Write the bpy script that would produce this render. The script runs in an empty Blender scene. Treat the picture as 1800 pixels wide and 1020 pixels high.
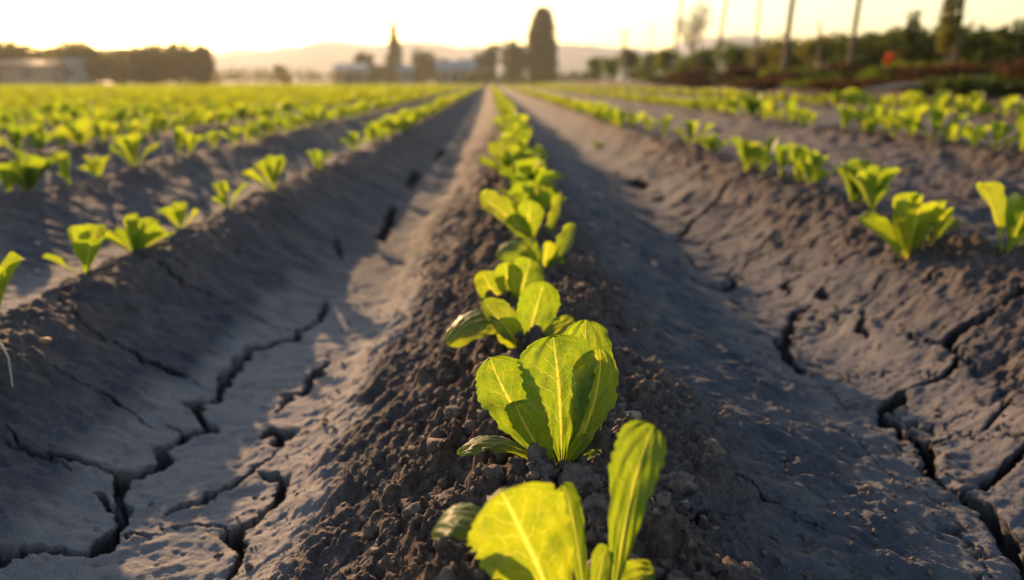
import bpy, math, random
import numpy as np
from mathutils import Vector, Matrix

# ------------------------------------------------------------------ camera, world, sun, exposure
scene = bpy.context.scene
H = 0.32                                   # camera height above the middle ridge
PITCH = math.radians(14.69); YAW = math.radians(1.583)
cam_d = bpy.data.cameras.new('camera'); cam = bpy.data.objects.new('camera', cam_d)
scene.collection.objects.link(cam); scene.camera = cam
cam.location = (0, 0, H)
cam.rotation_euler = (math.radians(90) - PITCH, 0, -YAW)
cam_d.sensor_width = 36; cam_d.lens = 28
cam_d.clip_start = 0.02; cam_d.clip_end = 6000
cam_d.dof.use_dof = True; cam_d.dof.focus_distance = 0.675; cam_d.dof.aperture_fstop = 3.8

SUN_AZ = math.radians(-25); SUN_EL = math.radians(14)
world = bpy.data.worlds.new('World'); scene.world = world; world.use_nodes = True
wn = world.node_tree.nodes; wl = world.node_tree.links; wn.clear()
sky = wn.new('ShaderNodeTexSky'); sky.sky_type = 'NISHITA'; sky.sun_disc = False
sky.sun_elevation = SUN_EL; sky.sun_rotation = SUN_AZ
sky.air_density = 1.3; sky.dust_density = 1.2; sky.ozone_density = 1.0
bg = wn.new('ShaderNodeBackground'); bg.inputs['Strength'].default_value = 0.10
wo = wn.new('ShaderNodeOutputWorld')
wl.new(sky.outputs[0], bg.inputs[0]); wl.new(bg.outputs[0], wo.inputs[0])
sd = bpy.data.lights.new('sun', 'SUN'); sd.energy = 5.0; sd.angle = math.radians(0.6); sd.color = (1.0, 0.61, 0.30)
sun = bpy.data.objects.new('sun', sd); scene.collection.objects.link(sun)
sv = Vector((math.sin(SUN_AZ) * math.cos(SUN_EL), math.cos(SUN_AZ) * math.cos(SUN_EL), math.sin(SUN_EL)))
sun.rotation_euler = sv.to_track_quat('Z', 'Y').to_euler()
sun.location = (-3, 6, 5)
scene.view_settings.view_transform = 'Standard'; scene.view_settings.look = 'None'
scene.view_settings.gamma = 1.0; scene.view_settings.exposure = 1.12
scene.cycles.volume_bounces = 1
scene.cycles.volume_step_rate = 4.0
scene.cycles.max_bounces = 8
scene.cycles.transparent_max_bounces = 8

C = scene.collection
rng = np.random.default_rng(7); R = random.Random(11)
ORD = ['first', 'second', 'third', 'fourth', 'fifth', 'sixth', 'seventh', 'eighth', 'ninth', 'tenth', 'eleventh', 'twelfth',
       'thirteenth', 'fourteenth', 'fifteenth', 'sixteenth', 'seventeenth', 'eighteenth', 'nineteenth', 'twentieth']

# ------------------------------------------------------------------ helpers
def tag(o, label=None, cat=None, group=None, kind=None):
    if label: o['label'] = label
    if cat: o['category'] = cat
    if group: o['group'] = group
    if kind: o['kind'] = kind
    return o
def empty(name, loc, label, cat, group=None):
    o = bpy.data.objects.new(name, None); C.objects.link(o); o.location = loc
    o.empty_display_size = 0.05
    return tag(o, label, cat, group)
def link_mesh(name, me, parent=None, loc=None):
    o = bpy.data.objects.new(name, me); C.objects.link(o)
    if parent is not None: o.parent = parent
    if loc is not None: o.location = loc
    return o
def np_mesh(name, V, F, mat, smooth=True, uv=None, col=None):
    """V (n,3); F (m,4) or (m,3); uv per vertex; col dict of per vertex float arrays"""
    me = bpy.data.meshes.new(name)
    V = np.asarray(V, dtype=np.float32); F = np.asarray(F, dtype=np.int32)
    k = F.shape[1]
    me.vertices.add(len(V)); me.vertices.foreach_set('co', V.ravel())
    me.loops.add(F.size); me.loops.foreach_set('vertex_index', F.ravel())
    me.polygons.add(len(F)); me.polygons.foreach_set('loop_start', np.arange(0, F.size, k, dtype=np.int32))
    me.polygons.foreach_set('loop_total', np.full(len(F), k, dtype=np.int32))
    me.update(calc_edges=True)
    me.polygons.foreach_set('use_smooth', np.full(len(F), smooth))
    if uv is not None:
        l = me.uv_layers.new(name='UVMap'); l.data.foreach_set('uv', np.asarray(uv, dtype=np.float32)[F.ravel()].ravel())
    if col:
        for n, a in col.items():
            at = me.attributes.new(n, 'FLOAT', 'POINT'); at.data.foreach_set('value', np.asarray(a, dtype=np.float32))
    if mat: me.materials.append(mat)
    me.update()
    return me
def hsh(ix, iy, s):
    h = (ix.astype(np.int64) * 374761393 + iy.astype(np.int64) * 668265263 + s * 974634777) & 0xFFFFFFFF
    h = ((h ^ (h >> 13)) * 1274126177) & 0xFFFFFFFF
    h = (h ^ (h >> 16)) & 0xFFFFFFFF
    return (h & 0xFFFFFF).astype(np.float32) / 16777216.0
def vn(x, y, s=0):
    xi = np.floor(x); yi = np.floor(y); fx = x - xi; fy = y - yi
    fx = fx * fx * fx * (fx * (fx * 6 - 15) + 10); fy = fy * fy * fy * (fy * (fy * 6 - 15) + 10)
    xi = xi.astype(np.int64); yi = yi.astype(np.int64)
    a = hsh(xi, yi, s); b = hsh(xi + 1, yi, s); c = hsh(xi, yi + 1, s); d = hsh(xi + 1, yi + 1, s)
    return (a + (b - a) * fx) * (1 - fy) + (c + (d - c) * fx) * fy - 0.5
def fbm(x, y, wl, octv, s=0, gain=0.5, spacing=None):
    out = 0; amp = 1.0
    for k in range(octv):
        w = wl / 2 ** k; c, sn = math.cos(1.1 * k), math.sin(1.1 * k)
        n = vn((x * c - y * sn) / w + 17.3 * k, (x * sn + y * c) / w - 9.1 * k, s + k) * amp
        if spacing is not None: n = n * np.clip(w / (2.2 * spacing) - 0.6, 0, 1)
        out = out + n; amp *= gain
    return out
def worley(x, y, cell, s=0):
    """distance to nearest, second nearest point, random value of nearest cell"""
    X = x / cell; Y = y / cell; xi = np.floor(X).astype(np.int64); yi = np.floor(Y).astype(np.int64)
    f1 = np.full(x.shape, 9.0, np.float32); f2 = f1.copy(); rid = np.zeros(x.shape, np.float32)
    for dx in (-1, 0, 1):
        for dy in (-1, 0, 1):
            cx = xi + dx; cy = yi + dy
            d = np.hypot(cx + hsh(cx, cy, s) - X, cy + hsh(cx, cy, s + 1) - Y).astype(np.float32)
            new = d < f1
            f2 = np.where(new, f1, np.minimum(f2, d)); rid = np.where(new, hsh(cx, cy, s + 2), rid); f1 = np.where(new, d, f1)
    return f1, f2, rid
def sstep(a, b, x):
    t = np.clip((x - a) / (b - a), 0, 1); return t * t * (3 - 2 * t)

# ------------------------------------------------------------------ materials
def new_mat(name):
    m = bpy.data.materials.new(name); m.use_nodes = True; m.node_tree.nodes.clear()
    return m, m.node_tree.nodes, m.node_tree.links
def ramp(nd, pts):
    r = nd.new('ShaderNodeValToRGB'); e = r.color_ramp.elements
    while len(e) < len(pts): e.new(0.5)
    for i, (p, c) in enumerate(pts): e[i].position = p; e[i].color = (*c, 1)
    return r
def mixc(nd, lk, fac, a, b, mode='MIX'):
    m = nd.new('ShaderNodeMix'); m.data_type = 'RGBA'; m.blend_type = mode
    for sock, v in ((m.inputs[0], fac), (m.inputs[6], a), (m.inputs[7], b)):
        if hasattr(v, 'is_output'): lk.new(v, sock)
        elif isinstance(v, (int, float)): sock.default_value = v
        else: sock.default_value = (*v, 1)
    return m.outputs[2]
def math_n(nd, lk, op, a, b=None, c=None, clamp=False):
    m = nd.new('ShaderNodeMath'); m.operation = op; m.use_clamp = clamp
    for i, v in enumerate((a, b, c)):
        if v is None: continue
        if hasattr(v, 'is_output'): lk.new(v, m.inputs[i])
        else: m.inputs[i].default_value = v
    return m.outputs[0]
def noise_n(nd, lk, vec, scale, detail=4, rough=0.55):
    n = nd.new('ShaderNodeTexNoise'); n.inputs['Scale'].default_value = scale
    n.inputs['Detail'].default_value = detail; n.inputs['Roughness'].default_value = rough
    lk.new(vec, n.inputs['Vector']); return n.outputs['Fac']

def soil_material():
    m, nd, lk = new_mat('soil')
    out = nd.new('ShaderNodeOutputMaterial'); p = nd.new('ShaderNodeBsdfPrincipled')
    g = nd.new('ShaderNodeNewGeometry'); pos = g.outputs['Position']
    def att(n):
        a = nd.new('ShaderNodeAttribute'); a.attribute_name = n; return a.outputs['Fac']
    n1 = noise_n(nd, lk, pos, 9, 6, 0.6); n2 = noise_n(nd, lk, pos, 160, 5, 0.65); n3 = noise_n(nd, lk, pos, 700, 3, 0.6)
    clay = ramp(nd, [(0.3, (0.042, 0.052, 0.078)), (0.55, (0.080, 0.086, 0.112)), (0.75, (0.165, 0.142, 0.135))]); lk.new(n1, clay.inputs[0])
    crumb = ramp(nd, [(0.3, (0.048, 0.034, 0.033)), (0.55, (0.118, 0.086, 0.076)), (0.75, (0.22, 0.16, 0.13))]); lk.new(n2, crumb.inputs[0])
    c = mixc(nd, lk, att('crumble'), clay.outputs[0], crumb.outputs[0])
    c = mixc(nd, lk, math_n(nd, lk, 'MULTIPLY', att('crust'), 0.8), c, (0.27, 0.262, 0.275))
    gr = ramp(nd, [(0.35, (0.62, 0.60, 0.60)), (0.65, (1.15, 1.12, 1.1))]); lk.new(n3, gr.inputs[0])
    c = mixc(nd, lk, 0.8, c, gr.outputs[0], 'MULTIPLY')
    st = ramp(nd, [(0.55, (1, 1, 1)), (0.72, (0.62, 0.52, 0.45))]); lk.new(noise_n(nd, lk, pos, 26, 3, 0.5), st.inputs[0])
    c = mixc(nd, lk, 0.7, c, st.outputs[0], 'MULTIPLY')
    c = mixc(nd, lk, att('crack_shade'), c, (0.018, 0.014, 0.012))  # shade inside the cracks, painted into the soil colour
    bk = ramp(nd, [(0.35, (0.025, 0.012, 0.008)), (0.6, (0.07, 0.035, 0.022)), (0.72, (0.14, 0.08, 0.05))]); lk.new(noise_n(nd, lk, pos, 2.5, 6, 0.7), bk.inputs[0])
    c = mixc(nd, lk, att('bank'), c, bk.outputs[0])
    gs = ramp(nd, [(0.35, (0.07, 0.085, 0.02)), (0.65, (0.14, 0.13, 0.045))]); lk.new(noise_n(nd, lk, pos, 0.25, 5, 0.6), gs.inputs[0])
    c = mixc(nd, lk, att('grassy'), c, gs.outputs[0])
    lk.new(c, p.inputs['Base Color'])
    p.inputs['Roughness'].default_value = 0.88; p.inputs['Specular IOR Level'].default_value = 0.25
    b1 = nd.new('ShaderNodeBump'); b1.inputs['Strength'].default_value = 0.8; b1.inputs['Distance'].default_value = 0.003
    lk.new(noise_n(nd, lk, pos, 300, 6, 0.65), b1.inputs['Height'])
    b2 = nd.new('ShaderNodeBump'); b2.inputs['Strength'].default_value = 0.75; b2.inputs['Distance'].default_value = 0.008
    lk.new(noise_n(nd, lk, pos, 70, 5, 0.6), b2.inputs['Height']); lk.new(b2.outputs[0], b1.inputs['Normal'])
    lk.new(b1.outputs[0], p.inputs['Normal']); lk.new(p.outputs[0], out.inputs[0])
    return m

def leaf_material(name, face=(0.06, 0.14, 0.035), glow=(0.30, 0.40, 0.006), trans=0.62, veins=True, stain=0.0):
    m, nd, lk = new_mat(name)
    out = nd.new('ShaderNodeOutputMaterial'); p = nd.new('ShaderNodeBsdfPrincipled'); t = nd.new('ShaderNodeBsdfTranslucent')
    mx = nd.new('ShaderNodeMixShader'); g = nd.new('ShaderNodeNewGeometry')
    oi = nd.new('ShaderNodeObjectInfo')
    fc, gc = face, glow
    if veins:
        uv = nd.new('ShaderNodeUVMap'); sep = nd.new('ShaderNodeSeparateXYZ'); lk.new(uv.outputs[0], sep.inputs[0])
        u = math_n(nd, lk, 'ABSOLUTE', math_n(nd, lk, 'SUBTRACT', sep.outputs[0], 0.5)); v = sep.outputs[1]
        wob = noise_n(nd, lk, uv.outputs[0], 6, 2, 0.5)
        mw = math_n(nd, lk, 'MULTIPLY_ADD', v, -0.055, 0.065)                     # midrib half width, tapering up
        mid = math_n(nd, lk, 'SUBTRACT', 1.0, math_n(nd, lk, 'DIVIDE', u, mw), clamp=True)
        mid = math_n(nd, lk, 'MULTIPLY', mid, 1.6, clamp=True)
        ph = math_n(nd, lk, 'MULTIPLY_ADD', v, 7.0, math_n(nd, lk, 'MULTIPLY', math_n(nd, lk, 'POWER', u, 0.8), -4.2))
        ph = math_n(nd, lk, 'ADD', ph, math_n(nd, lk, 'MULTIPLY', wob, 1.3))
        fr = math_n(nd, lk, 'ABSOLUTE', math_n(nd, lk, 'SUBTRACT', math_n(nd, lk, 'FRACT', ph), 0.5))
        sv_ = math_n(nd, lk, 'MULTIPLY', math_n(nd, lk, 'SUBTRACT', 0.07, fr), 14.0, clamp=True)
        sv_ = math_n(nd, lk, 'MULTIPLY', sv_, math_n(nd, lk, 'SUBTRACT', 0.85, math_n(nd, lk, 'MULTIPLY', u, 1.5), clamp=True))
        ve = math_n(nd, lk, 'MAXIMUM', mid, math_n(nd, lk, 'MULTIPLY', sv_, 0.85))
        vo = nd.new('ShaderNodeTexVoronoi'); vo.feature = 'DISTANCE_TO_EDGE'; vo.inputs['Scale'].default_value = 24; lk.new(uv.outputs[0], vo.inputs['Vector'])
        net = math_n(nd, lk, 'MULTIPLY', math_n(nd, lk, 'SUBTRACT', 0.06, vo.outputs['Distance']), 7.0, clamp=True)
        ve2 = math_n(nd, lk, 'MAXIMUM', ve, net)
        blot = ramp(nd, [(0.3, (0.72, 0.86, 0.8)), (0.7, (1.12, 1.05, 1.0))]); lk.new(noise_n(nd, lk, uv.outputs[0], 7, 4, 0.6), blot.inputs[0])
        fc = mixc(nd, lk, ve, face, (0.34, 0.40, 0.14)); fc = mixc(nd, lk, 1.0, fc, blot.outputs[0], 'MULTIPLY')
        gc = mixc(nd, lk, ve2, glow, (0.80, 0.74, 0.10)); gc = mixc(nd, lk, 1.0, gc, blot.outputs[0], 'MULTIPLY')
        base = math_n(nd, lk, 'MULTIPLY', math_n(nd, lk, 'SUBTRACT', 0.10, v), 9.0, clamp=True)  # petiole foot, reddish
        fc = mixc(nd, lk, math_n(nd, lk, 'MULTIPLY', base, 0.7), fc, (0.30, 0.16, 0.05))
        gc = mixc(nd, lk, math_n(nd, lk, 'MULTIPLY', base, 0.6), gc, (0.55, 0.22, 0.04))
        if stain:
            sp = math_n(nd, lk, 'MULTIPLY', math_n(nd, lk, 'SUBTRACT', noise_n(nd, lk, uv.outputs[0], 30, 3, 0.6), 0.615), 16.0, clamp=True)
            sp = math_n(nd, lk, 'MULTIPLY', sp, stain)
            fc = mixc(nd, lk, sp, fc, (0.05, 0.03, 0.01)); gc = mixc(nd, lk, sp, gc, (0.10, 0.04, 0.005))
        bu = nd.new('ShaderNodeBump'); bu.inputs['Strength'].default_value = 0.5; bu.inputs['Distance'].default_value = 0.0012
        hgt = math_n(nd, lk, 'SUBTRACT', noise_n(nd, lk, uv.outputs[0], 22, 3, 0.5), math_n(nd, lk, 'MULTIPLY', ve2, 0.6))
        lk.new(hgt, bu.inputs['Height']); lk.new(bu.outputs[0], p.inputs['Normal'])
        lk.new(bu.outputs[0], t.inputs['Normal'])
    hv = nd.new('ShaderNodeHueSaturation'); hv.inputs['Hue'].default_value = 0.5
    lk.new(math_n(nd, lk, 'MULTIPLY_ADD', oi.outputs['Random'], 0.03, 0.485), hv.inputs['Hue'])
    lk.new(math_n(nd, lk, 'MULTIPLY_ADD', oi.outputs['Random'], -0.3, 1.12), hv.inputs['Value'])
    if hasattr(gc, 'is_output'): lk.new(gc, hv.inputs['Color'])
    else: hv.inputs['Color'].default_value = (*gc, 1)
    lk.new(hv.outputs[0], t.inputs['Color'])
    if hasattr(fc, 'is_output'): lk.new(fc, p.inputs['Base Color'])
    else: p.inputs['Base Color'].default_value = (*fc, 1)
    p.inputs['Roughness'].default_value = 0.42; p.inputs['Specular IOR Level'].default_value = 0.55
    mx.inputs[0].default_value = trans
    lk.new(p.outputs[0], mx.inputs[1]); lk.new(t.outputs[0], mx.inputs[2]); lk.new(mx.outputs[0], out.inputs[0])
    return m
def plain(name, c1, c2, scale=8, rough=0.85, bump=0.0):
    m, nd, lk = new_mat(name)
    out = nd.new('ShaderNodeOutputMaterial'); p = nd.new('ShaderNodeBsdfPrincipled'); tc = nd.new('ShaderNodeTexCoord')
    n = noise_n(nd, lk, tc.outputs['Object'], scale, 5, 0.6)
    r = ramp(nd, [(0.35, c1), (0.65, c2)]); lk.new(n, r.inputs[0]); lk.new(r.outputs[0], p.inputs['Base Color'])
    p.inputs['Roughness'].default_value = rough
    if bump:
        b = nd.new('ShaderNodeBump'); b.inputs['Strength'].default_value = 0.6; b.inputs['Distance'].default_value = bump
        lk.new(n, b.inputs['Height']); lk.new(b.outputs[0], p.inputs['Normal'])
    lk.new(p.outputs[0], out.inputs[0]); return m
def foliage_mat(name, dark, light, glow, trans=0.3):
    m, nd, lk = new_mat(name)
    out = nd.new('ShaderNodeOutputMaterial'); d = nd.new('ShaderNodeBsdfDiffuse'); t = nd.new('ShaderNodeBsdfTranslucent'); mx = nd.new('ShaderNodeMixShader')
    g = nd.new('ShaderNodeNewGeometry')
    r = ramp(nd, [(0.0, dark), (1.0, light)]); lk.new(g.outputs['Random Per Island'], r.inputs[0]); lk.new(r.outputs[0], d.inputs[0])
    t.inputs[0].default_value = (*glow, 1); mx.inputs[0].default_value = trans
    lk.new(d.outputs[0], mx.inputs[1]); lk.new(t.outputs[0], mx.inputs[2]); lk.new(mx.outputs[0], out.inputs[0]); return m

M_soil = soil_material()
M_leaf = leaf_material('lettuce_leaf')
M_leaf_stained = leaf_material('lettuce_leaf_stained', stain=0.9)
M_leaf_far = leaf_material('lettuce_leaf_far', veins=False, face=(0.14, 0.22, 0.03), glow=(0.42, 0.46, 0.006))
M_clod = plain('clod_soil', (0.058, 0.044, 0.041), (0.17, 0.125, 0.105), 130, 0.95, 0.004)
M_stone = plain('stone', (0.22, 0.17, 0.12), (0.32, 0.26, 0.19), 40, 0.8, 0.002)
M_pale = plain('pale_stone', (0.40, 0.34, 0.27), (0.5, 0.43, 0.35), 40, 0.8, 0.002)
M_straw = plain('straw', (0.42, 0.36, 0.26), (0.6, 0.54, 0.42), 60, 0.7)
M_dryleaf = plain('dry_leaf', (0.20, 0.08, 0.03), (0.34, 0.15, 0.06), 60, 0.7)

# ------------------------------------------------------------------ the field's shape
LEFT_CRESTS = [-0.68, -1.40, -2.20] + [-2.20 - 0.76 * k for k in range(1, 75)]
CRESTS = {0: 0.06, -1: LEFT_CRESTS[0], -2: LEFT_CRESTS[1], -3: LEFT_CRESTS[2], 1: 0.90, 2: 2.12, 3: 3.45}
ctrl = []
for i, c in reversed(list(enumerate(LEFT_CRESTS))):
    if i >= 1:
        ctrl += [(c - 0.06, -0.008), (c + 0.03, -0.004)]
        nxt = LEFT_CRESTS[i - 1]; mid = (c + nxt) / 2
        ctrl += [(mid - 0.05, -0.13), (mid + 0.09, -0.13)]
ctrl += [(-0.74, -0.010), (-0.66, 0.0), (-0.435, -0.155), (-0.28, -0.165), (-0.02, -0.012), (0.06, 0.0), (0.13, -0.008),
         (0.50, -0.160), (0.60, -0.162), (0.86, -0.014), (0.96, 0.0), (1.30, -0.09), (1.60, -0.11), (2.04, 0.02), (2.16, 0.03),
         (2.55, -0.05), (2.95, -0.05), (3.38, 0.07), (3.52, 0.075), (3.9, 0.0), (4.3, 0.02), (5.0, 0.18), (6.5, 0.30), (8, 0.34), (20, 0.3), (1500, 0.0)]
ctrl = [(-1500, 0), (LEFT_CRESTS[-1] - 1.0, 0)] + ctrl
cx, cz = np.array(ctrl).T
tx = np.arange(-62, 30, 0.005); tz = np.interp(tx, cx, cz)
k = np.exp(-0.5 * (np.arange(-20, 21) * 0.005 / 0.022) ** 2); k /= k.sum()
tz[50:-50] = np.convolve(tz, k, 'same')[50:-50]
FLD_END = 62.0
def drift(Y): return 0.11 * (1 - np.exp(-np.maximum(Y, 0) / 5.0))
def macro(X, Y):
    """ridges and furrows without small detail"""
    xx = X - drift(Y)
    near = np.clip(1 - np.abs(Y) / 60, 0, 1)
    xx = xx + 0.05 * vn(X / 0.9 + 3.3, Y / 0.9, 5) * sstep(6, 3, np.abs(X)) + 0.018 * vn(X / 0.2, Y / 0.25, 6)
    z = np.interp(xx, tx, tz)
    end = sstep(FLD_END, FLD_END + 3, Y)
    bankpart = sstep(3.9, 5.5, X)
    z = z * (1 - end * (1 - bankpart)) + end * (1 - bankpart) * (-0.03)
    z = z * np.where(X > 25, 0.5, 1)
    z = z + 0.016 * vn(X / 0.6, Y / 0.7, 8) + 0.05 * sstep(4, 8, np.abs(X)) * vn(X / 3, Y / 3, 9) * (Y < FLD_END)
    return z, xx
PROTO_CX = 900.0; FPX = 1400.0
cr, sr = math.cos(YAW), math.sin(YAW); cp, sp_ = math.cos(PITCH), math.sin(PITCH)
def ray(px, py):
    a = (px - 900) / FPX; b = (510 - py) / FPX
    fwd = np.array([sr * cp, cr * cp, -sp_]); right = np.array([cr, -sr, 0]); up = np.array([sr * sp_, cr * sp_, cp])
    return fwd + right * a + up * b
def at(px, py, Y):
    d = ray(px, py); t = Y / d[1]; return Vector((d[0] * t, Y, H + d[2] * t))
def ground_at(px, py, extra=0.0):
    d = ray(px, py); t = 0.2
    for _ in range(6000):
        x, y, z = d[0] * t, d[1] * t, H + d[2] * t
        gz = float(macro(np.array([x]), np.array([y]))[0][0]) + extra
        if z <= gz: break
        t += max(0.0008, (z - gz) * 0.35)
        if t > 80: break
    return x, y, gz
def gz(x, y): return float(macro(np.array([float(x)]), np.array([float(y)]))[0][0])
def project(x, y, z):
    v = np.array([x, y, z - H]); f = v @ np.array([sr * cp, cr * cp, -sp_]); a = v @ np.array([cr, -sr, 0]); b = v @ np.array([sr * sp_, cr * sp_, cp])
    return 900 + FPX * a / f, 510 - FPX * b / f, f

# cracks, each a line on the soil: (points in a plan view traced once, half width in metres, depth)
def L7(pts): return [(a / 2.4286, 600 + b / 2.4286) for a, b in pts]
def L8(pts): return [(1100 + a / 1.417, 300 + b / 1.417) for a, b in pts]
CR = [(L7([(-80, 985), (0, 960), (100, 925), (200, 915), (390, 910), (440, 880), (540, 790), (505, 720), (420, 675)]), .0065, .04),
      (L7([(540, 790), (520, 650), (510, 600), (540, 590), (660, 560), (700, 505), (690, 470), (780, 425), (795, 398), (880, 388), (905, 372), (835, 290), (790, 262), (900, 240), (980, 180), (1000, 130), (1060, 60), (1180, 15), (1260, -5), (1290, -40), (1360, -90), (1400, -160)]), .0055, .04),
      (L7([(-20, 360), (80, 440), (200, 500), (350, 520), (480, 580), (520, 620)]), .003, .02),
      (L7([(0, 455), (90, 470), (190, 495)]), .0022, .012),
      (L7([(930, 1080), (980, 1010), (1040, 900), (990, 810), (1100, 740), (1230, 615), (1200, 585), (1110, 575)]), .0065, .04),
      (L7([(760, 812), (850, 800), (970, 808)]), .0025, .015), (L7([(530, 875), (620, 845), (690, 820)]), .0018, .01),
      (L7([(690, 740), (860, 690), (960, 630), (1000, 600), (1090, 540), (1180, 465)]), .0035, .022),
      (L7([(1130, 400), (1170, 380), (1200, 400), (1190, 440)]), .009, .03),
      (L7([(790, 400), (700, 350)]), .003, .02), (L7([(1190, 300), (1240, 215), (1310, 222), (1330, 160), (1400, 80)]), .0045, .02),
      (L7([(230, 130), (320, 180), (440, 220), (560, 300), (650, 360)]), .0018, .01),
      (L7([(480, 0), (560, 40), (680, 110), (860, 190)]), .0022, .012),
      (L7([(640, 690), (620, 720)]), .003, .015),
      ([(95, 520), (150, 570), (220, 615), (330, 660)], .0018, .012), ([(235, 455), (320, 500), (400, 540), (470, 570), (520, 585)], .0022, .012),
      ([(0, 780), (60, 800), (120, 830)], .0018, .01),
      (L8([(455, 340), (430, 352), (400, 400), (385, 435), (410, 470), (432, 500)]), .0095, .035),
      (L8([(1060, 280), (990, 320), (930, 350), (870, 380), (805, 418), (835, 450), (800, 495), (715, 542)]), .005, .03),
      (L8([(805, 418), (740, 420), (690, 405)]), .0035, .02),
      (L8([(690, 545), (675, 580), (635, 605), (680, 650), (740, 690), (750, 760), (850, 800), (920, 860), (960, 940), (1010, 1020)]), .0085, .045),
      (L8([(640, 600), (700, 640), (755, 680), (800, 660)]), .002, .012),
      (L8([(850, 795), (930, 760), (990, 710), (1060, 650)]), .0045, .03), (L8([(875, 645), (935, 605), (955, 565), (920, 540)]), .0045, .03),
      (L8([(955, 565), (1010, 590)]), .003, .02), (L8([(930, 640), (990, 665), (1040, 650)]), .003, .02),
      (L8([(598, 350), (590, 385), (612, 412)]), .006, .025), (L8([(228, 298), (275, 285), (250, 252)]), .0065, .03),
      (L8([(395, 272), (415, 305)]), .007, .03), (L8([(480, 300), (497, 318)]), .009, .03), (L8([(262, 318), (294, 350)]), .006, .025),
      (L8([(130, 165), (155, 150), (170, 120), (205, 95), (260, 30)]), .008, .03), (L8([(10, 25), (50, 42)]), .022, .05), (L8([(75, 70), (95, 75)]), .014, .03),
      (L8([(145, 215), (175, 235)]), .007, .02), (L8([(745, 290), (790, 240)]), .004, .02), (L8([(300, 235), (340, 200)]), .005, .02),
      (L8([(280, 765), (340, 805), (400, 840), (500, 900)]), .0016, .01), (L8([(20, 880), (120, 870), (240, 872)]), .0035, .012),
      ([(672, 425), (685, 385), (693, 365)], .012, .03), ([(590, 420), (600, 455)], .008, .02), ([(720, 330), (735, 305)], .014, .02),
      ([(770, 280), (778, 265)], .018, .02)]
crack_lines = []
for pts, hw, dep in CR:
    P = [ground_at(min(max(a, -60), 1900), b)[:2] for a, b in pts]
    crack_lines.append((P, hw, dep * 1.25))

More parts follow.
